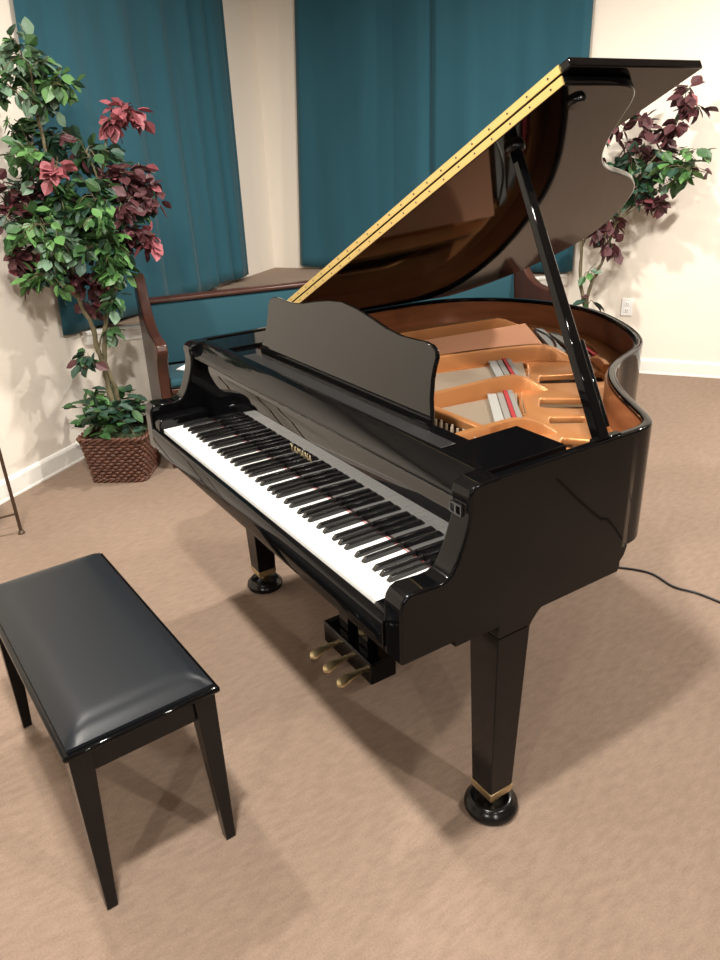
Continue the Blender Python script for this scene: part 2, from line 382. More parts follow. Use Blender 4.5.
T1 = [(-1.67,1.3,1.95,.119,16,'p'),(-1.7,1.41,1.85,.108,16,'p'),(-1.66,1.18,1.8,.097,12,'p'),(-1.55,1.4,1.82,.054,6,'G'),(-1.63,1.4,1.76,.054,7,'g'),(-1.82,1.3,1.65,.108,12,'g'),(-1.64,1.2,1.53,.108,14,'g'),(-1.68,1.42,1.63,.086,10,'d'),(-1.81,1.18,1.37,.135,20,'r'),(-1.8,1.32,1.4,.108,14,'d'),(-1.52,1.23,1.49,.054,8,'k'),(-1.41,1.59,1.71,.054,8,'k'),(-1.46,1.55,1.66,.043,6,'k'),(-1.37,1.63,1.69,.032,4,'k'),(-1.53,1.42,1.56,.097,12,'d'),(-1.54,1.55,1.52,.076,10,'g'),(-1.64,1.33,1.38,.108,16,'G'),(-1.47,1.34,1.4,.086,12,'g'),(-1.46,1.48,1.43,.108,18,'r'),(-1.39,1.61,1.45,.086,12,'r'),(-1.36,1.64,1.37,.054,8,'r'),(-1.4,1.47,1.32,.086,12,'r'),(-1.42,1.32,1.3,.086,12,'G'),(-1.61,1.36,1.25,.108,18,'g'),(-1.65,1.19,1.27,.108,16,'G'),(-1.81,1.18,1.27,.097,14,'g'),(-1.79,1.2,1.13,.108,14,'r'),(-1.6,1.23,1.16,.086,12,'p'),(-1.51,1.31,1.15,.086,12,'g'),(-1.42,1.38,1.16,.086,14,'G'),(-1.41,1.53,1.19,.076,12,'r'),(-1.36,1.57,1.16,.054,8,'k'),(-1.67,1.17,1.05,.086,12,'G'),(-1.64,1.33,1.01,.076,10,'r'),(-1.61,1.42,.99,.076,10,'r'),(-1.44,1.37,1.03,.065,12,'G'),(-1.44,1.37,.91,.049,7,'g'),(-1.61,1.36,.88,.054,5,'r'),(-1.83,1.18,1.07,.076,8,'r'),(-1.46,1.62,1.29,.076,8,'d'),(-1.71,1.46,1.31,.162,20,'d'),(-1.63,1.54,1.18,.141,18,'d'),
      (-1.55,1.40,.75,.03,3,'g'),(-1.63,1.30,.62,.04,5,'d')]
tree1 = empty('artificial_tree', W(-1.58, 1.38, .02), 'silk tree with green, maroon and rose leaves in the basket by the left wall', 'tree')
grow(tree1, T1, [([(-1.58,1.38,.05),(-1.58,1.38,.23),(-1.59,1.37,.4),(-1.6,1.37,.56),(-1.61,1.36,.66),(-1.61,1.35,.79),(-1.64,1.33,.91),(-1.64,1.32,1.1),(-1.66,1.33,1.4),(-1.67,1.32,1.7)], .017, .007),
               ([(-1.57,1.39,.05),(-1.575,1.39,.23),(-1.57,1.39,.43),(-1.59,1.37,.6),(-1.57,1.39,.76),(-1.54,1.41,.9),(-1.53,1.43,1.08),(-1.50,1.45,1.4),(-1.47,1.50,1.6)], .015, .005)], None, U0+.135, V0-.1, mult=4.8, LL=.070)
# undergrowth of loose ivy-like leaves at the stem's foot
rnd = random.Random(21); bm = nb(); tw = nb(); cb = W(-1.58, 1.38, .24)
for k in range(44):
    an = rnd.uniform(0, 2*PI); rr = rnd.uniform(.06, .24); h = rnd.uniform(.02, .24)
    tip = cb + Vector((math.cos(an)*rr, math.sin(an)*rr, h*(1.1-rr*2)))
    st = cb + Vector((math.cos(an)*.03, math.sin(an)*.03, 0))
    P = catmull([st, (st+tip)/2+Vector((0, 0, .05)), tip], 4); tube(tw, P, .0018, 4)
    for j in range(5):
        q = P[min(len(P)-1, 3+j)]; side = Vector((rnd.gauss(0, 1), rnd.gauss(0, 1), rnd.gauss(.1, .4))).normalized()
        leaf(bm, q, side, Vector((rnd.gauss(0, .4), rnd.gauss(0, .4), 1)), rnd.uniform(.06, .09), .048, rnd.choice([0, 0, 1, 3, 3, 3]))
obj('base_foliage', bm, ['leaf_g', 'leaf_G', 'leaf_p', 'leaf_d'], tree1, label='low green leaves around the stem foot'); obj('base_stems', tw, 'bark', tree1)
T2 = [(.96,3.61,1.73,.067,10,'r'),(1.02,3.61,1.67,.053,6,'r'),(.89,3.6,1.56,.093,14,'r'),(.81,3.69,1.44,.093,14,'r'),(.71,3.58,1.57,.08,10,'r'),(.64,3.57,1.48,.08,8,'r'),(.55,3.56,1.62,.093,10,'r'),(1.03,3.61,1.44,.06,8,'g'),(.96,3.5,1.34,.093,14,'G'),(.85,3.59,1.31,.093,14,'d'),(.74,3.58,1.28,.093,12,'d'),(.65,3.57,1.37,.08,10,'d'),(1.02,3.61,1.26,.06,8,'g'),(1.1,3.62,1.32,.04,5,'r'),(.82,3.59,1.15,.06,8,'r'),(.9,3.6,1.14,.04,5,'r'),(.67,3.58,1.2,.067,8,'g'),(.54,3.56,1.34,.093,10,'d'),(.53,3.56,1.17,.08,8,'g'),(.6,3.57,1.04,.06,8,'r'),(.54,3.56,.94,.067,9,'r'),(.62,3.57,.91,.047,5,'r'),(.48,3.56,1.03,.06,6,'r'),(.37,3.54,1.29,.133,12,'g'),(.44,3.55,1.51,.133,12,'r'),(.5,3.56,.72,.033,2,'g'),(.52,3.5,.56,.03,3,'d')]
tree2 = empty('artificial_tree', W(.52, 3.56, .02), 'maroon and green leaved silk tree behind the piano tail by the back wall', 'tree')
grow(tree2, T2, [([(.53,3.56,.05),(.52,3.56,.37),(.49,3.56,.53),(.45,3.55,.69),(.44,3.55,.88),(.43,3.55,1.17),(.45,3.55,1.5)], .017, .006),
               ([(.54,3.56,.05),(.52,3.56,.37),(.5,3.56,.55),(.52,3.56,.66),(.58,3.57,.83),(.63,3.57,1.03),(.69,3.58,1.23),(.84,3.59,1.44)], .015, .006)], None, U0, V0-.06, mult=2.6, LL=.088)

# ------------------------------------------------------------------ wicker baskets
def basket(u, v, rz, w0, w1, h, label, name='wicker_basket'):
    root = empty(name, W(u, v, 0), label, 'basket', None)
    c = W(u, v, 0); bm = nb(); nper = 15; rows = 13
    def per(t, hw):           # square perimeter, slightly rounded, t in 0..4
        k = int(t) % 4; f = t-int(t); P4 = [(-1, -1), (1, -1), (1, 1), (-1, 1)]
        a, b = P4[k], P4[(k+1) % 4]
        x = a[0]+(b[0]-a[0])*f; y = a[1]+(b[1]-a[1])*f
        l = math.hypot(x, y); e = max(0, l-1.28)
        x, y = x*(1-e*.75/l), y*(1-e*.75/l)
        p = Vector((x*hw, y*hw, 0)); p.rotate(Quaternion((0, 0, 1), rz)); return p
    for r in range(rows):
        z = .012 + (h-.03)*(r+.5)/rows; hw = (w0+(w1-w0)*z/h)/2; pts = []; n = 4*nper*3
        for i in range(n+1):
            t = 4*i/n; ph = (i/3.0)*PI + (r % 2)*PI
            q = per(t, hw+.005*math.sin(ph)); pts.append(c+q+Vector((0, 0, z+.0015*math.sin(ph*.37+r))))
        tube(bm, pts, .0098*(h/.25), 5, cap=False)
    obj('weave', bm, 'wicker', root, smooth=80)
    bm = nb()
    for i in range(4*nper):
        t = 4*i/(4*nper); tube(bm, [c+per(t, w0/2)+Vector((0, 0, .004)), c+per(t, w1/2)+Vector((0, 0, h-.012))], .0035, 5)
    obj('stakes', bm, 'wicker', root)
    for zz, hw in ((h-.008, w1/2+.004), (.010, w0/2+.003)):
        bm = nb()
        for ph0 in (0, PI):
            pts = []
            for i in range(201):
                t = 4*i/200; a_ = i*.55+ph0
                q = per(t, hw+.0065*math.cos(a_)); pts.append(c+q+Vector((0, 0, zz+.0065*math.sin(a_))))
            tube(bm, pts, .008, 6, cap=False)
        obj('braided_rim' if zz > .1 else 'foot_band', bm, 'wicker', root, smooth=80)
    bm = nb(); n = 24; rg = []
    for k in range(7):
        f = k/6; rg.append([bm.verts.new(c + per(4*i/n, w1*.46*max(f, .02)) + Vector((0, 0, h-.04+.03*(1-f*f)+random.uniform(-.004, .004)))) for i in range(n)])
    for a_, b_ in zip(rg, rg[1:]):
        for i in range(n): bm.faces.new((a_[i], a_[(i+1) % n], b_[(i+1) % n], b_[i]))
    bm.faces.new(rg[0][::-1])
    obj('moss', bm, 'moss', root, smooth=80)
    bm = nb(); prism(bm, [tuple(per(4*i/32, w0*.47).xy) for i in range(32)], lambda x, y: c+Vector((x, y, .002)), lambda x, y: c+Vector((x, y, .012))); obj('base', bm, 'wicker', root)
basket(-1.585, 1.385, R(-35), .265, .325, .25, 'square brown wicker basket holding the left silk tree')
basket(.53, 3.56, R(20), .27, .35, .25, 'brown wicker basket at the back wall behind the piano')

# ------------------------------------------------------------------ plant stand at the left edge
fx, fy = -1.69, -.40
sc = Vector((fx, fy-.22, 0)); st = empty('metal_stand', sc, 'thin bronze metal stand with slender legs at the left wall', 'stand')
legp = [(fx, fy), (fx-.12, fy-.32), (fx+.10, fy-.34)]
ctr = Vector((sum(q[0] for q in legp)/3, sum(q[1] for q in legp)/3, 0))
tops = []
for q in legp:
    f = Vector((q[0], q[1], 0)); t = f + (ctr-f)*.05 + Vector((0, 0, .78)); tops.append(t)
    bm = nb(); tube(bm, [f+Vector((0, 0, .004)), t], .0075, 8); l = obj('leg', bm, 'iron', st, smooth=60)
    bm = nb(); lathe(bm, [(.012, 0), (.016, .004), (.012, .012), (.007, .018)], f, 12); obj('foot', bm, 'iron', l, smooth=60)
hub = ctr + Vector((0, 0, .10))
for q in legp:
    f = Vector((q[0], q[1], 0)); a = f + (ctr-f)*.02 + Vector((0, 0, .10)); bm = nb(); tube(bm, [a, hub], .005, 6); obj('cross_brace', bm, 'iron', st)
bm = nb(); lathe(bm, [(.001, .0), (.15, .0), (.155, .008), (.15, .016), (.001, .016)], ctr+Vector((0, 0, .78)), 40); obj('round_top', bm, 'iron', st, smooth=40)

# ------------------------------------------------------------------ bench
bz = R(3.4); Bm = Matrix.Translation((-.018, -.456, 0)) @ Matrix.Rotation(bz, 4, 'Z')
bench = empty('piano_bench', Bm @ Vector((0, 0, 0)), 'black piano bench with padded leather seat in front of the keyboard', 'bench', rz=bz)
HX, HY, ZT = .387, .171, .487
bm = B(-HX, HX, -HY, HY, ZT-.040, ZT-.026, mtx=Bm); obj('seat_board', bm, 'lacquer', bench, bevel=.005)
def cushion():
    bm = nb(); NX, NY = 46, 24; hx, hy = HX-.012, HY-.012; g = []
    for j in range(NY+1):
        row = []
        for i in range(NX+1):
            x = -hx+2*hx*i/NX; y = -hy+2*hy*j/NY
            d = min(hx-abs(x), hy-abs(y)); e = min(1, d/.07)
            z = ZT-.026 + .008 + .024*(1-(1-e)**2.6) + (.004*(1-(x/hx)**2)*(1-(y/hy)**2) if d > 0 else 0)
            row.append(bm.verts.new(Bm @ Vector((x, y, z))))
        g.append(row)
    for j in range(NY):
        for i in range(NX): bm.faces.new((g[j][i], g[j][i+1], g[j+1][i+1], g[j+1][i]))
    # skirt
    ring = [g[0][i] for i in range(NX+1)] + [g[j][NX] for j in range(1, NY+1)] + [g[NY][i] for i in range(NX-1, -1, -1)] + [g[j][0] for j in range(NY-1, 0, -1)]
    low = [bm.verts.new((v.co.x, v.co.y, ZT-.026)) for v in ring]; n = len(ring)
    for i in range(n): bm.faces.new((ring[i], low[i], low[(i+1) % n], ring[(i+1) % n]))
    bm.faces.new(low)
    return bm
obj('seat_cushion', cushion(), 'leather', bench, smooth=50, label='padded black leather cushion')
ap = .356; ay = .134
for y in (-1, 1): obj('side_apron', B(-ap+.02, ap-.02, y*ay-.009, y*ay+.009, ZT-.105, ZT-.040, mtx=Bm), 'satin', bench, bevel=.002)
for x in (-1, 1): obj('end_apron', B(x*ap-.009, x*ap+.009, -ay+.02, ay-.02, ZT-.105, ZT-.040, mtx=Bm), 'satin', bench, bevel=.002)
for sx in (-1, 1):
    for sy in (-1, 1):
        bm = nb(); x, y = sx*(ap-.004), sy*(ay+.002)
        frustum(bm, Bm @ Vector((x+sx*.012, y+sy*.012, 0)), (.0125, .0125), Bm @ Vector((x, y, ZT-.040)), (.0245, .0245), bz)
        obj('leg', bm, 'satin', bench, bevel=.002)

# ------------------------------------------------------------------ grand piano
piano = empty('grand_piano', (0, .75, 0), 'black polished baby grand piano with raised lid and open keyboard', 'piano')
XW, ZH, ZB = .721, .969, .69
KZ = .7232
treble = [(.721, .50), (.721, .595), (.711, .645), (.680, .682), (.61, .730), (.54, .777), (.46, .842), (.398, .912), (.352, .990), (.320, 1.075), (.284, 1.16), (.228, 1.238), (.145, 1.312), (.045, 1.378), (-.09, 1.445), (-.225, 1.475), (-.39, 1.455), (-.54, 1.385), (-.655, 1.26), (-.708, 1.10), (-.721, .92)]
curve = [Vector((v.x, v.y)) for v in catmull([(*p, 0) for p in treble], 5)]
outer = [Vector((.721, .20)), Vector((.721, .33))] + curve + [Vector((-.721, .6)), Vector((-.721, .20))]
# rim: open U band; outer black shell and inner lining
def band(loop_o, loop_i, z0, z1, mats=(0,)):
    bm = nb(); n = len(loop_o)
    a = [[bm.verts.new((p.x, p.y, z)) for p in L] for L, z in ((loop_o, z0), (loop_o, z1), (loop_i, z1), (loop_i, z0))]
    for i in range(n-1):
        for k in range(4): bm.faces.new((a[k][i], a[k][i+1], a[(k+1) % 4][i+1], a[(k+1) % 4][i]))
    bm.faces.new([a[k][0] for k in range(4)]); bm.faces.new([a[3-k][-1] for k in range(4)])
    return bm
def off_open(L, d):
    out = []; n = len(L)
    for i in range(n):
        a, b = L[max(i-1, 0)], L[min(i+1, n-1)]; t = (b-a).normalized(); out.append(L[i] + Vector((-t.y, t.x))*d)
    return out
in1 = off_open(outer, .021); in2 = off_open(outer, .026)
rb = obj('rim', band(outer, in1, ZB, ZH), 'lacquer', piano, bevel=.004, seg=3)
def edge_bevel(o, ok):
    me = o.data; a = me.attributes.new('bevel_weight_edge', 'FLOAT', 'EDGE'); T = world(o)
    for e in me.edges:
        p, q = (T @ me.vertices[i].co for i in e.vertices); a.data[e.index].value = 1.0 if ok(p, q) else 0.0
    o.modifiers['bevel'].limit_method = 'WEIGHT'
edge_bevel(rb, lambda p, q: p.z > ZH-.01 and q.z > ZH-.01 and max(p.y, q.y) > .21 or (p.z < ZB+.01 and q.z < ZB+.01 and max(p.y, q.y) > .60))
obj('rim_lining', band(off_open(outer, .0215), in2, .80, ZH-.012), 'rimwood', piano, smooth=40, label='amber wood inner rim')
# lower apron under the straight front part of the case
for s in (-1, 1):
    bm = nb()
    pr = [(.20, ZB), (.20, .644), (.10, .644), (.10, .630), (.575, .630), (.580, .640), (.580, .655), (.592, .668), (.60, ZB)]
    prism(bm, pr, lambda y, z: Vector((s*.700, y, z)), lambda y, z: Vector((s*.721, y, z))); obj('side_skirt', bm, 'lacquer', piano)
obj('key_bed', B(-.70, .70, -.005, .575, .632, .688), 'satin', piano)
# cheeks / arms
cheek = [(-.030, .644), (-.030, .758), (-.027, .776), (-.018, .788), (-.004, .794), (.050, .789), (.070, .790), (.088, .800), (.102, .822), (.114, .850), (.124, .880), (.130, .905), (.131, .925), (.128, .945), (.132, .958), (.145, ZH-.002), (.160, ZH), (.20, ZH), (.20, .644)]
for s in (-1, 1):
    bm = nb(); x0, x1 = (.664, .721) if s > 0 else (-.721, -.664); prism(bm, cheek, lambda y, z: Vector((x0, y, z)), lambda y, z: Vector((x1, y, z)))
    am = obj('arm', bm, 'lacquer', piano, bevel=.006, seg=3)
    edge_bevel(am, lambda p, q: abs(p.x-q.x) < .01 and min(p.y, q.y) < .19 and (p.z > .65 or q.z > .65 or max(p.y, q.y) < 0))
    kb = [(-.022, .700), (-.022, .738), (-.016, .750), (-.006, .755), (.148, .757), (.148, .700)]
    if s > 0: kb = [(-.020, .700), (-.020, .722), (-.014, .727), (.152, .727), (.152, .700)]
    bm = nb(); x0, x1 = (.6145, .6635) if s > 0 else (-.6635, -.6105)
    prism(bm, kb, lambda y, z: Vector((x0, y, z)), lambda y, z: Vector((x1, y, z)))
    obj('key_block', bm, 'lacquer', piano, bevel=.004)
    # small chrome fallboard bracket on the inner face of the arm front
    xb = s*.662
    bm = nb(); x0, x1 = sorted((s*.640, s*.7215))
    x0, x1 = .666, .700; fr = [(x0, x1, .900, .903), (x0, x1, .920, .923), (x0, x0+.003, .903, .920), (x1-.003, x1, .903, .920), (x0+.014, x0+.019, .903, .920)]
    if s > 0:
        for q in fr: box(bm, q[0], q[1], .1245, .1285, q[2], q[3])
        br = obj('stay_bracket', bm, 'chrome', piano, label='small chrome bracket')
# key slip: flat front rail with rounded top
ks = [(-.034, .652), (-.034, .706), (-.031, .713), (-.026, .716), (-.013, .716), (-.013, .652)]
bm = nb(); prism(bm, ks, lambda y, z: Vector((-.6635, y, z)), lambda y, z: Vector((.6635, y, z))); obj('key_slip', bm, 'lacquer', piano, bevel=.002)
obj('front_rail', B(-.663, .663, -.022, .0, .632, .652), 'lacquer', piano)
# keys
pitch = .02352; X0 = -26*pitch + .002
pc = 'ABCDEFG'
blacks = {}
offs = {'A': .0025, 'C': -.0025, 'D': .0025, 'F': -.003, 'G': 0}
for i in range(51):
    n = pc[i % 7]
    if n in offs: blacks[i] = X0 + (i+1)*pitch + offs[n]
for i in range(52):
    xl, xr = X0+i*pitch+.0005, X0+(i+1)*pitch-.0005
    xl2 = blacks[i-1]+.0066 if (i-1) in blacks else xl
    xr2 = blacks[i]-.0066 if i in blacks else xr
    bm = nb(); pr = [(xl, -.010), (xr, -.010), (xr, .0495), (xr2, .0495), (xr2, .156), (xl2, .156), (xl2, .0495), (xl, .0495)]
    q = []
    for p in pr:
        if not q or (Vector(p)-Vector(q[-1])).length > 1e-6: q.append(p)
    prism(bm, q, lambda x, y: Vector((x, y, KZ-.014)), lambda x, y: Vector((x, y, KZ)))
    obj('white_key', bm, 'ivory', piano)
for i, x in blacks.items():
    bm = nb(); y0, y1 = .046, .156
    lo = [(x-.0061, y0), (x+.0061, y0), (x+.0061, y1), (x-.0061, y1)]; hi = [(x-.0049, y0+.009), (x+.0049, y0+.009), (x+.0049, y1), (x-.0049, y1)]
    a = [bm.verts.new((*p, KZ-.010)) for p in lo]; m_ = [bm.verts.new((*p, KZ+.002)) for p in lo]; c = [bm.verts.new((*p, KZ+.0115)) for p in hi]
    bm.faces.new(a[::-1]); bm.faces.new(c)
    for u_, w_ in ((a, m_), (m_, c)):
        for k in range(4): bm.faces.new((u_[k], u_[(k+1) % 4], w_[(k+1) % 4], w_[k]))
    obj('black_key', bm, 'ebony', piano, bevel=.0014)
obj('key_felt', B(-.609, .6125, .1505, .1535, KZ-.002, KZ+.0012), 'redfelt', piano, label='thin red felt strip behind the keys')
# fallboard
fb = [(.157, .700), (.157, .845), (.158, .875), (.162, .900), (.172, .918), (.190, .926), (.190, .700)]
bm = nb(); prism(bm, fb, lambda y, z: Vector((-.6635, y, z)), lambda y, z: Vector((.6635, y, z))); fall = obj('fallboard', bm, 'gloss', piano, smooth=30)
tx = bpy.data.curves.new('lettering', 'FONT'); tx.body = 'YAMAHA'; tx.size = .026; tx.extrude = .0004; tx.align_x = 'CENTER'; tx.space_character = 1.12
to = bpy.data.objects.new('t', tx); C.objects.link(to); dg = bpy.context.evaluated_depsgraph_get()
me = bpy.data.meshes.new_from_object(to.evaluated_get(dg)); bm = nb(); bm.from_mesh(me); bpy.data.objects.remove(to); bpy.data.meshes.remove(me)
bm.transform(Matrix.Translation((.015, .1566, .792)) @ Matrix.Rotation(R(90), 4, 'X')); obj('lettering', bm, 'brass', fall, label='gold maker lettering')
# front beam above the fallboard
fbm = [(.142, .920), (.138, .923), (.138, .928), (.142, .933), (.178, .963), (.190, ZH-.001), (.205, ZH), (.205, .926), (.165, .920)]
bm = nb(); prism(bm, fbm, lambda y, z: Vector((-.6635, y, z)), lambda y, z: Vector((.6635, y, z))); obj('front_beam', bm, 'lacquer', piano, bevel=.0015)
# side cover panels and music shelf
for s in (-1, 1):
    x0, x1 = sorted((s*.535, s*.680)); obj('side_cover', B(x0, x1, .201, .420, .950, .966), 'lacquer', piano, bevel=.002)
obj('music_shelf', B(-.534, .534, .206, .300, .944, .957), 'lacquer', piano, bevel=.002)
obj('desk_rail', B(-.42, .534, .204, .250, .957, .966), 'rail', piano, bevel=.002)
# music desk
hx_ = .405
pts = [(.429, 0), (.424, .03), (.414, .058), (.407, .102), (.407, .125), (.410, .152), (.403, .166), (.385, .175), (.363, .178), (.327, .176), (.27, .175), (.206, .182), (.138, .196), (.07, .208), (0, .214)]
pts = pts + [(-x, z) for x, z in pts[-2::-1]]
td = R(12); base = Vector((-.027, .285, .957))
def dsk(x, h, d): return base + Vector((x, math.sin(td)*h + math.cos(td)*d, math.cos(td)*h - math.sin(td)*d))
bm = nb(); prism(bm, pts, lambda x, h: dsk(x, h, 0), lambda x, h: dsk(x, h, .013)); obj('music_desk', bm, 'deskgloss', piano, bevel=.0025)
for x in (-.25, .25):
    bm = nb(); tube(bm, [dsk(x, .13, .014), base+Vector((x, .10, .002))], .005, 8); obj('desk_stay', bm, 'satin', piano)
# interior
inn = [Vector((p.x, p.y)) for p in in2]
def clipy(L, y0): return [p for p in L if p.y >= y0]
reg = [Vector((.688, .23))] + clipy(inn, .34) + [Vector((-.688, .23))]
sb = nb(); prism(sb, [tuple(p) for p in reg], lambda x, y: Vector((x, y, .800)), lambda x, y: Vector((x, y, .812))); obj('soundboard', sb, 'sound', piano)
# cast plate with openings
def rnd_poly(P, r=.012, seg=4):
    out = []; P = [Vector(p) for p in P]; n = len(P)
    for i in range(n):
        a, b, c = P[i-1], P[i], P[(i+1) % n]
        ra = min(r, (a-b).length*.45); rc = min(r, (c-b).length*.45)
        p0 = b+(a-b).normalized()*ra; p1 = b+(c-b).normalized()*rc
        for k in range(seg+1):
            t = k/seg; out.append(p0*(1-t)**2 + b*2*t*(1-t) + p1*t*t)
    return out
holes = [
    [(-.44, .48), (-.20, .48), (-.055, 1.10), (.025, 1.17), (.06, 1.23), (.03, 1.29), (-.05, 1.345), (-.16, 1.385), (-.28, 1.39), (-.365, 1.33)],
    [(-.150, .48), (.118, .48), (.128, .78), (.118, .872), (.045, .935), (-.015, 1.01), (-.045, 1.02)],
    [(.165, .48), (.385, .48), (.393, .56), (.335, .645), (.262, .705), (.193, .775), (.170, .76)],
    [(.455, .475), (.58, .475), (.57, .49), (.50, .55), (.452, .57)],
    [(.150, .880), (.085, .950), (.185, 1.130), (.262, 1.050)],
    [(.300, .730), (.238, .795), (.325, .895), (.388, .815)],
    [(.410, .655), (.362, .700), (.425, .785), (.462, .735)],
    [(.525, .565), (.485, .618), (.560, .675), (.615, .610)],
    [(-.60, .52), (-.53, .52), (-.47, 1.12), (-.52, 1.14), (-.60, .95)],
]
preg = offset([Vector(p) for p in ([(.684, .245)] + [tuple(p) for p in clipy(inn, .34)] + [(-.684, .245)])], .004)
plate = plate2d('cast_plate', [preg] + [rnd_poly(h, .022) for h in holes], .868, .008, .006, 'gold', piano, label='gold cast iron plate')
# struts: tall ribs running front to back, sinking into the plate at both ends
def strut(P, w, h, z0=.872):
    bm = nb(); P = [Vector(p) for p in P]; n = len(P); rings = []
    L = [0]
    for a, b in zip(P, P[1:]): L.append(L[-1]+(b-a).length)
    T = L[-1]
    for i, p in enumerate(P):
        t = (P[min(i+1, n-1)]-P[max(i-1, 0)]).normalized(); s = Vector((-t.y, t.x))
        f = min(1, L[i]/.04 + .75, (T-L[i])/.13); hh = .004 + h*max(0, math.sin(min(1, max(0, f))*PI/2))
        rings.append([bm.verts.new((p.x+s.x*k*w, p.y+s.y*k*w, z0+z)) for k, z in ((-.62, -.008), (-.5, hh*.8), (-.36, hh), (.36, hh), (.5, hh*.8), (.62, -.008))])
    for a, b in zip(rings, rings[1:]):
        for k in range(6): bm.faces.new((a[k], a[(k+1) % 6], b[(k+1) % 6], b[k]))
    bm.faces.new(rings[0][::-1]); bm.faces.new(rings[-1])
    obj('plate_strut', bm, 'gold', plate, smooth=45)
def smoothline(P, n=5): return [Vector((v.x, v.y)) for v in catmull([(*p, 0) for p in P], n)]
strut(smoothline([(-.50, .34), (-.49, .70), (-.465, 1.0), (-.435, 1.22), (-.39, 1.36)]), .024, .050)
strut(smoothline([(-.185, .34), (-.175, .60), (-.120, .88), (-.055, 1.07), (.015, 1.125), (.055, 1.155)]), .026, .050)
strut(smoothline([(.140, .34), (.143, .55), (.150, .78), (.180, .835), (.205, .870)]), .024, .050)
strut(smoothline([(.415, .34), (.420, .52), (.435, .60), (.455, .64)]), .026, .050)
strut(smoothline([(.20, 1.12), (.13, 1.17), (.06, 1.21)]), .02, .03)
# flange at the tuning pin edge
bm = nb(); prism(bm, [(-.64, .458), (.62, .458), (.62, .480), (-.64, .480)], lambda x, y: Vector((x, y, .868)), lambda x, y: Vector((x, y, .905))); obj('pressure_bar', bm, 'gold', plate, bevel=.004)
obj('pin_block', B(-.66, .66, .25, .455, .870, .884), 'satin', piano)
bm = nb()
for k in range(88):
    for r_ in range(2):
        x = -.60 + 1.2*k/87; y = .34 + .05*r_ + .02*((k*7) % 3)/3; tube(bm, [(x, y, .88), (x, y, .915)], .0032, 5)
tp = obj('tuning_pins', bm, 'steel', piano); tp['kind'] = 'stuff'
# strings
def strings(name, A, Bp, n, z0, z1, r, m, label):
    bm = nb(); A0_, A1_ = map(Vector, A); B0_, B1_ = map(Vector, Bp)
    for k in range(n):
        t = k/(n-1); a = A0_.lerp(A1_, t); b = B0_.lerp(B1_, t); tube(bm, [(a.x, a.y, z0), (b.x, b.y, z1)], r, 4, cap=False)
    o = obj(name, bm, m, piano, label=label); o['kind'] = 'stuff'
strings('bass_strings', ((-.445, .475), (-.205, .475)), ((-.372, 1.345), (-.060, 1.135)), 36, .903, .897, .0034, 'copper', 'copper wound bass strings')
strings('tenor_strings', ((-.150, .475), (.112, .475)), ((-.045, 1.01), (.120, .872)), 72, .889, .880, .0009, 'steel', 'steel strings')
strings('middle_strings', ((.165, .475), (.385, .475)), ((.180, .77), (.385, .575)), 54, .889, .880, .0009, 'steel', 'steel strings')
strings('treble_strings', ((.455, .475), (.58, .475)), ((.455, .565), (.58, .478)), 36, .889, .880, .0009, 'steel', 'steel strings')
# felts and bridge strips crossing the strings
def strip(name, m, a, b, w, z0, z1, label=None):
    a, b = Vector(a), Vector(b); t = (b-a).normalized(); s = Vector((-t.y, t.x))*w/2
    bm = nb(); q = [a-s, b-s, b+s, a+s]
    prism(bm, [tuple(p) for p in q], lambda x, y: Vector((x, y, z0)), lambda x, y: Vector((x, y, z1))); obj(name, bm, m, piano, label=label)
for a, b in (((-.082, .915), (.115, .780)), ((.168, .685), (.385, .520))):
    a = Vector(a); b = Vector(b); dy = Vector((0, 1))
    strip('string_felt', 'whitefelt', a, b, .024, .888, .893, 'pale grey string felt')
    strip('string_felt', 'greyfelt', a+dy*.030, b+dy*.030, .016, .886, .890, 'grey string felt')
    strip('string_felt', 'redfelt', a+dy*.050, b+dy*.050, .010, .887, .893, 'red string felt')
    strip('string_felt', 'greyfelt', a+dy*.068, b+dy*.068, .014, .885, .890, 'grey string felt')
strip('bridge', 'whitefelt', (-.335, 1.375), (-.045, 1.185), .035, .872, .884, 'pale bass bridge')
strip('string_felt', 'greyfelt', (-.27, 1.385), (.03, 1.225), .03, .87, .878)
strip('string_felt', 'redfelt', (-.13, 1.36), (.035, 1.262), .014, .87, .878, 'red string felt')
bm = nb(); tube(bm, catmull([(-.34, 1.355, .885), (-.22, 1.31, .885), (-.12, 1.24, .885), (-.05, 1.165, .885)], 6), .004, 6); obj('duplex_bar', bm, 'chrome', piano)
bm = nb(); tube(bm, catmull([(.0, .99, .883), (.05, .945, .883), (.10, .895, .883)], 4), .003, 6); obj('duplex_bar', bm, 'chrome', piano)
bm = nb(); tube(bm, catmull([(.195, .772, .883), (.26, .712, .883), (.33, .652, .883)], 4), .003, 6); obj('duplex_bar', bm, 'chrome', piano)
# lid, hinged along the bass side
th = R(26.9); LO = Vector((-XW+.022, 0, ZH+.002))
def lidp(s, y, n): return LO + Vector((math.cos(th)*s - math.sin(th)*n, y, math.sin(th)*s + math.cos(th)*n))
lid_o = off_open([Vector((.721, .448))] + [p for p in outer if p.y > .47] + [Vector((-.721, .448))], -.014)
lid_o = [Vector((p.x, .448)) if i in (0, len(lid_o)-1) else p for i, p in enumerate(lid_o)]
LT = .0175
bm = nb(); prism(bm, [(max(0, (p.x+XW-.038)*1.012), p.y) for p in lid_o], lambda s, y: lidp(s, y, 0), lambda s, y: lidp(s, y, LT)); lid = obj('lid', bm, 'lacquer', piano, bevel=.003, seg=2)
bm = nb(); prism(bm, [(0, .450), (1.458, .450), (1.462, .825), (0, .825)], lambda s, y: lidp(s, y, LT+.003), lambda s, y: lidp(s, y, 2*LT+.003)); obj('front_lid_flap', bm, 'lacquer', piano, bevel=.003, seg=2, label='front lid flap folded back on the lid')
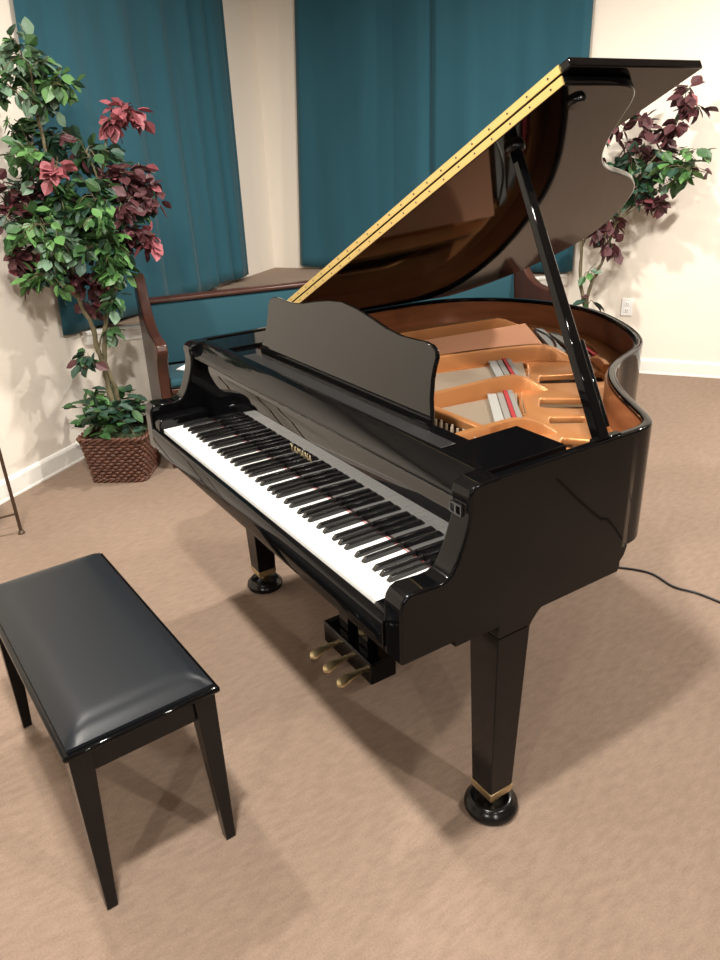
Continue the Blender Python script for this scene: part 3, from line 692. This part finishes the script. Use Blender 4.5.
for n0, n1 in ((.001, LT-.001), (LT+.004, 2*LT+.002)):
    bm = nb(); prism(bm, [(.01, .4465), (1.435, .4465), (1.435, .4495), (.01, .4495)], lambda s, y: lidp(s, y, n0), lambda s, y: lidp(s, y, n1))
    for k in range(25):
        s = .03+1.375*k/24; c = lidp(s, .4464, (n0+n1)/2); tube(bm, [c, c+Vector((0, -.0012, 0))], .002, 8, mi=1)
    obj('lid_hinge', bm, ['hinge', 'dark'], piano, label='long gold hinge leaf')
def puck(s, y, r, h, name):
    bm = nb(); c0 = lidp(s, y, 0); nn = lidp(s, y, -1)-lidp(s, y, 0); tube(bm, [c0, c0+nn*h*.5, c0+nn*h], [r, r, r*.85], 20); obj(name, bm, 'satin', piano, smooth=40)
puck(1.215, .522, .022, .012, 'prop_cup'); puck(1.385, .530, .019, .010, 'prop_cup')
# lid prop
pb = Vector((.706, .492, ZH-.004)); pt = lidp(1.215, .522, -.010)
def stick(a, b, wa, wb, da, db, name, m='lacquer', **k):
    t = (b-a).normalized(); x = Vector((0, 1, 0)); x = (x-t*x.dot(t)).normalized(); y = t.cross(x); bm = nb(); L = []
    for p, w, d in ((a, wa, da), (b, wb, db)): L.append([bm.verts.new(p+x*sx*w+y*sy*d) for sx, sy in ((-1, -1), (1, -1), (1, 1), (-1, 1))])
    bm.faces.new(L[0][::-1]); bm.faces.new(L[1])
    for i in range(4): bm.faces.new((L[0][i], L[0][(i+1) % 4], L[1][(i+1) % 4], L[1][i]))
    return obj(name, bm, m, piano, bevel=.003, **k)
pr = stick(pb, pt, .0145, .0105, .012, .009, 'lid_prop')
dirp = (pt-pb).normalized(); sd = Vector((-.006, .027, 0))
stick(pb+sd+dirp*.02, pb+sd+dirp*.21, .0055, .0055, .010, .009, 'short_prop')
bm = nb(); box(bm, .697, .714, .465, .545, ZH-.03, ZH+.004); obj('prop_block', bm, 'lacquer', piano, bevel=.002)
# legs
def leg(x, y, name_='leg', zt=.63):
    bm = nb(); frustum(bm, (x, y, .085), (.035, .035), (x, y, .56), (.047, .047)); frustum(bm, (x, y, .56), (.047, .047), (x, y, zt), (.050, .050))
    l = obj(name_, bm, 'lacquer', piano, bevel=.0025)
    bm = nb(); frustum(bm, (x, y, .062), (.034, .034), (x, y, .087), (.0365, .0365)); obj('brass_ferrule', bm, 'brass', l, bevel=.001, label='brass ferrule')
    bm = nb(); lathe(bm, [(.012, .030), (.014, .064)], (x, y, 0), 16); tube(bm, [(x-.011, y+.004, .036), (x+.011, y+.004, .036)], .017, 20); obj('caster', bm, 'brass', l, smooth=40, label='brass caster')
    return l
for s in (-1, 1):
    leg(s*.638, .297)
    bm = nb()          # curved haunch behind the leg
    hp = [(.335, .632), (.335, .560)] + [(.335+.13*math.sin(t), .632-.072*math.cos(t)) for t in (0, .4, .8, 1.2, 1.5)]
    hp = [(.335, .631), (.335, .545), (.348, .568), (.366, .588), (.392, .606), (.425, .619), (.465, .628), (.48, .631)]
    prism(bm, hp, lambda y, z: Vector((s*.638-.047, y, z)), lambda y, z: Vector((s*.638+.047, y, z))); obj('leg_bracket', bm, 'lacquer', piano)
    obj('leg_plate', B(s*.63-.06, s*.63+.06, .215, .50, .621, .633), 'lacquer', piano, bevel=.002)
leg(-.28, 1.25, zt=.70)
for x0, x1, y0, y1 in ((-.62, .62, .56, .66), (-.335, -.225, .66, 1.42)): obj('brace_beam', B(x0, x1, y0, y1, .698, .80), 'satin', piano)
def cup(x, y, label):
    bm = nb(); lathe(bm, [(.050, 0), (.064, .003), (.068, .012), (.066, .022), (.058, .028), (.055, .033), (.052, .037), (.044, .038), (.038, .030), (.034, .019), (.001, .019)], (x, y, 0), 40)
    tag(obj('caster_cup', bm, 'satin', smooth=50), label, 'caster cup', 'black caster cups under the piano legs')
cup(.638, .297, 'round black caster cup under the nearest piano leg'); cup(-.638, .297, 'round black caster cup under the far front piano leg'); cup(-.28, 1.25, 'round black caster cup under the rear piano leg')
# pedal lyre
LX = .045
lyre = empty('pedal_lyre', (LX, .28, .1), None, None); lyre.parent = piano; lyre.location = (LX, .30-.75, .05)
bpy.data.objects.remove(lyre)
obj('lyre_box', B(LX-.135, LX+.135, .245, .335, .095, .165), 'lacquer', piano, bevel=.004)
obj('lyre_cap', B(LX-.135, LX+.135, .245, .335, .165, .172), 'lacquer', piano, bevel=.003)
for dx in (-.055, .055):
    bm = nb(); frustum(bm, (LX+dx, .29, .176), (.026, .018), (LX+dx*.9, .29, .633), (.024, .018)); obj('lyre_post', bm, 'lacquer', piano, bevel=.002)
obj('lyre_plate', B(LX-.11, LX+.11, .255, .325, .615, .633), 'lacquer', piano)
for dx in (-.008, .012):
    bm = nb(); tube(bm, [(LX+dx, .30, .17), (LX+dx, .30, .62)], .004, 8); obj('pedal_rod', bm, 'brass', piano)
for dx in (-.08, 0, .08):
    bm = nb(); N = 14; rows = []
    for k in range(N+1):
        t = k/N; y = .262 - .100*t; w = .0085 + .0105*max(0, math.sin(min(1, max(0, (t-.30)/.62))*PI/2))
        if t > .86: w *= math.sqrt(max(.02, 1-((t-.86)/.14)**2))
        z = .116 - .006*t - .016*max(0, t-.55)**1.5*2
        rows.append([bm.verts.new((LX+dx+w*c, y, z+e)) for c, e in ((-1, -.004), (-.9, .002), (0, .0045), (.9, .002), (1, -.004), (0, -.006))])
    for a, b in zip(rows, rows[1:]):
        for k in range(6): bm.faces.new((a[k], a[(k+1) % 6], b[(k+1) % 6], b[k]))
    bm.faces.new(rows[0][::-1]); bm.faces.new(rows[-1]); obj('pedal', bm, 'brass', piano, smooth=50, label='brass pedal')

# ------------------------------------------------------------------ cable on the floor
pts = [(-.62, 1.20, .006), (-.35, 1.12, .005), (-.05, 1.33, .005), (.065, 1.46, .005), (.17, 1.53, .005), (.28, 1.52, .005), (.36, 1.55, .005), (.45, 1.565, .005), (.70, 1.60, .005), (1.1, 1.72, .005), (1.6, 1.70, .005), (2.1, 1.9, .005)]
bm = nb(); tube(bm, catmull(pts, 8), .0042, 8); tag(obj('power_cable', bm, 'cable', smooth=60), 'thin black cable running across the carpet from behind the piano', 'cable')

# ------------------------------------------------------------------ lights in the ceiling
def downlight(u, v, e, r=.07, label=None):
    l = bpy.data.lights.new('ceiling_lamp', 'AREA'); l.shape = 'DISK'; l.size = 2*r; l.energy = e; l.color = (1, .945, .865)
    o = bpy.data.objects.new('ceiling_lamp', l); C.objects.link(o); o.location = W(u, v, ZC-.02)
for u, v, e in [(.38, -1.01, 70), (.1, 1.9, 55), (3.0, -1.0, 60), (2.0, 2.5, 75), (-1.15, .1, 40), (.4, -3.8, 60), (3.2, -3.8, 60)]:
    downlight(u, v, e)
w = bpy.data.worlds.new('world'); bpy.context.scene.world = w; w.use_nodes = True
w.node_tree.nodes['Background'].inputs[0].default_value = (1, .95, .9, 1); w.node_tree.nodes['Background'].inputs[1].default_value = .0

# ------------------------------------------------------------------ camera
cam = bpy.data.cameras.new('camera'); co = bpy.data.objects.new('camera', cam); C.objects.link(co)
cx, cy, cz, yaw, pit, rol, f = 1.63401217, -.67938741, 1.5356514, 1.00986, -.42466, -.04080, 740.11
fw = Vector((-math.sin(yaw)*math.cos(pit), math.cos(yaw)*math.cos(pit), math.sin(pit)))
r_ = Vector((math.cos(yaw), math.sin(yaw), 0)); u_ = r_.cross(fw)
r2 = r_*math.cos(rol) + u_*math.sin(rol); u2 = -r_*math.sin(rol) + u_*math.cos(rol)
mt = Matrix((r2, u2, -fw)).transposed().to_4x4(); mt.translation = (cx, cy, cz); co.matrix_world = mt
cam.sensor_fit = 'VERTICAL'; cam.sensor_height = 32; cam.lens = f*32/960; cam.clip_start = .02
sc_ = bpy.context.scene; sc_.camera = co
sc_.view_settings.view_transform = 'Standard'; sc_.view_settings.look = 'None'; sc_.view_settings.gamma = 1; sc_.view_settings.exposure = .5
sc_.view_settings.use_curve_mapping = False
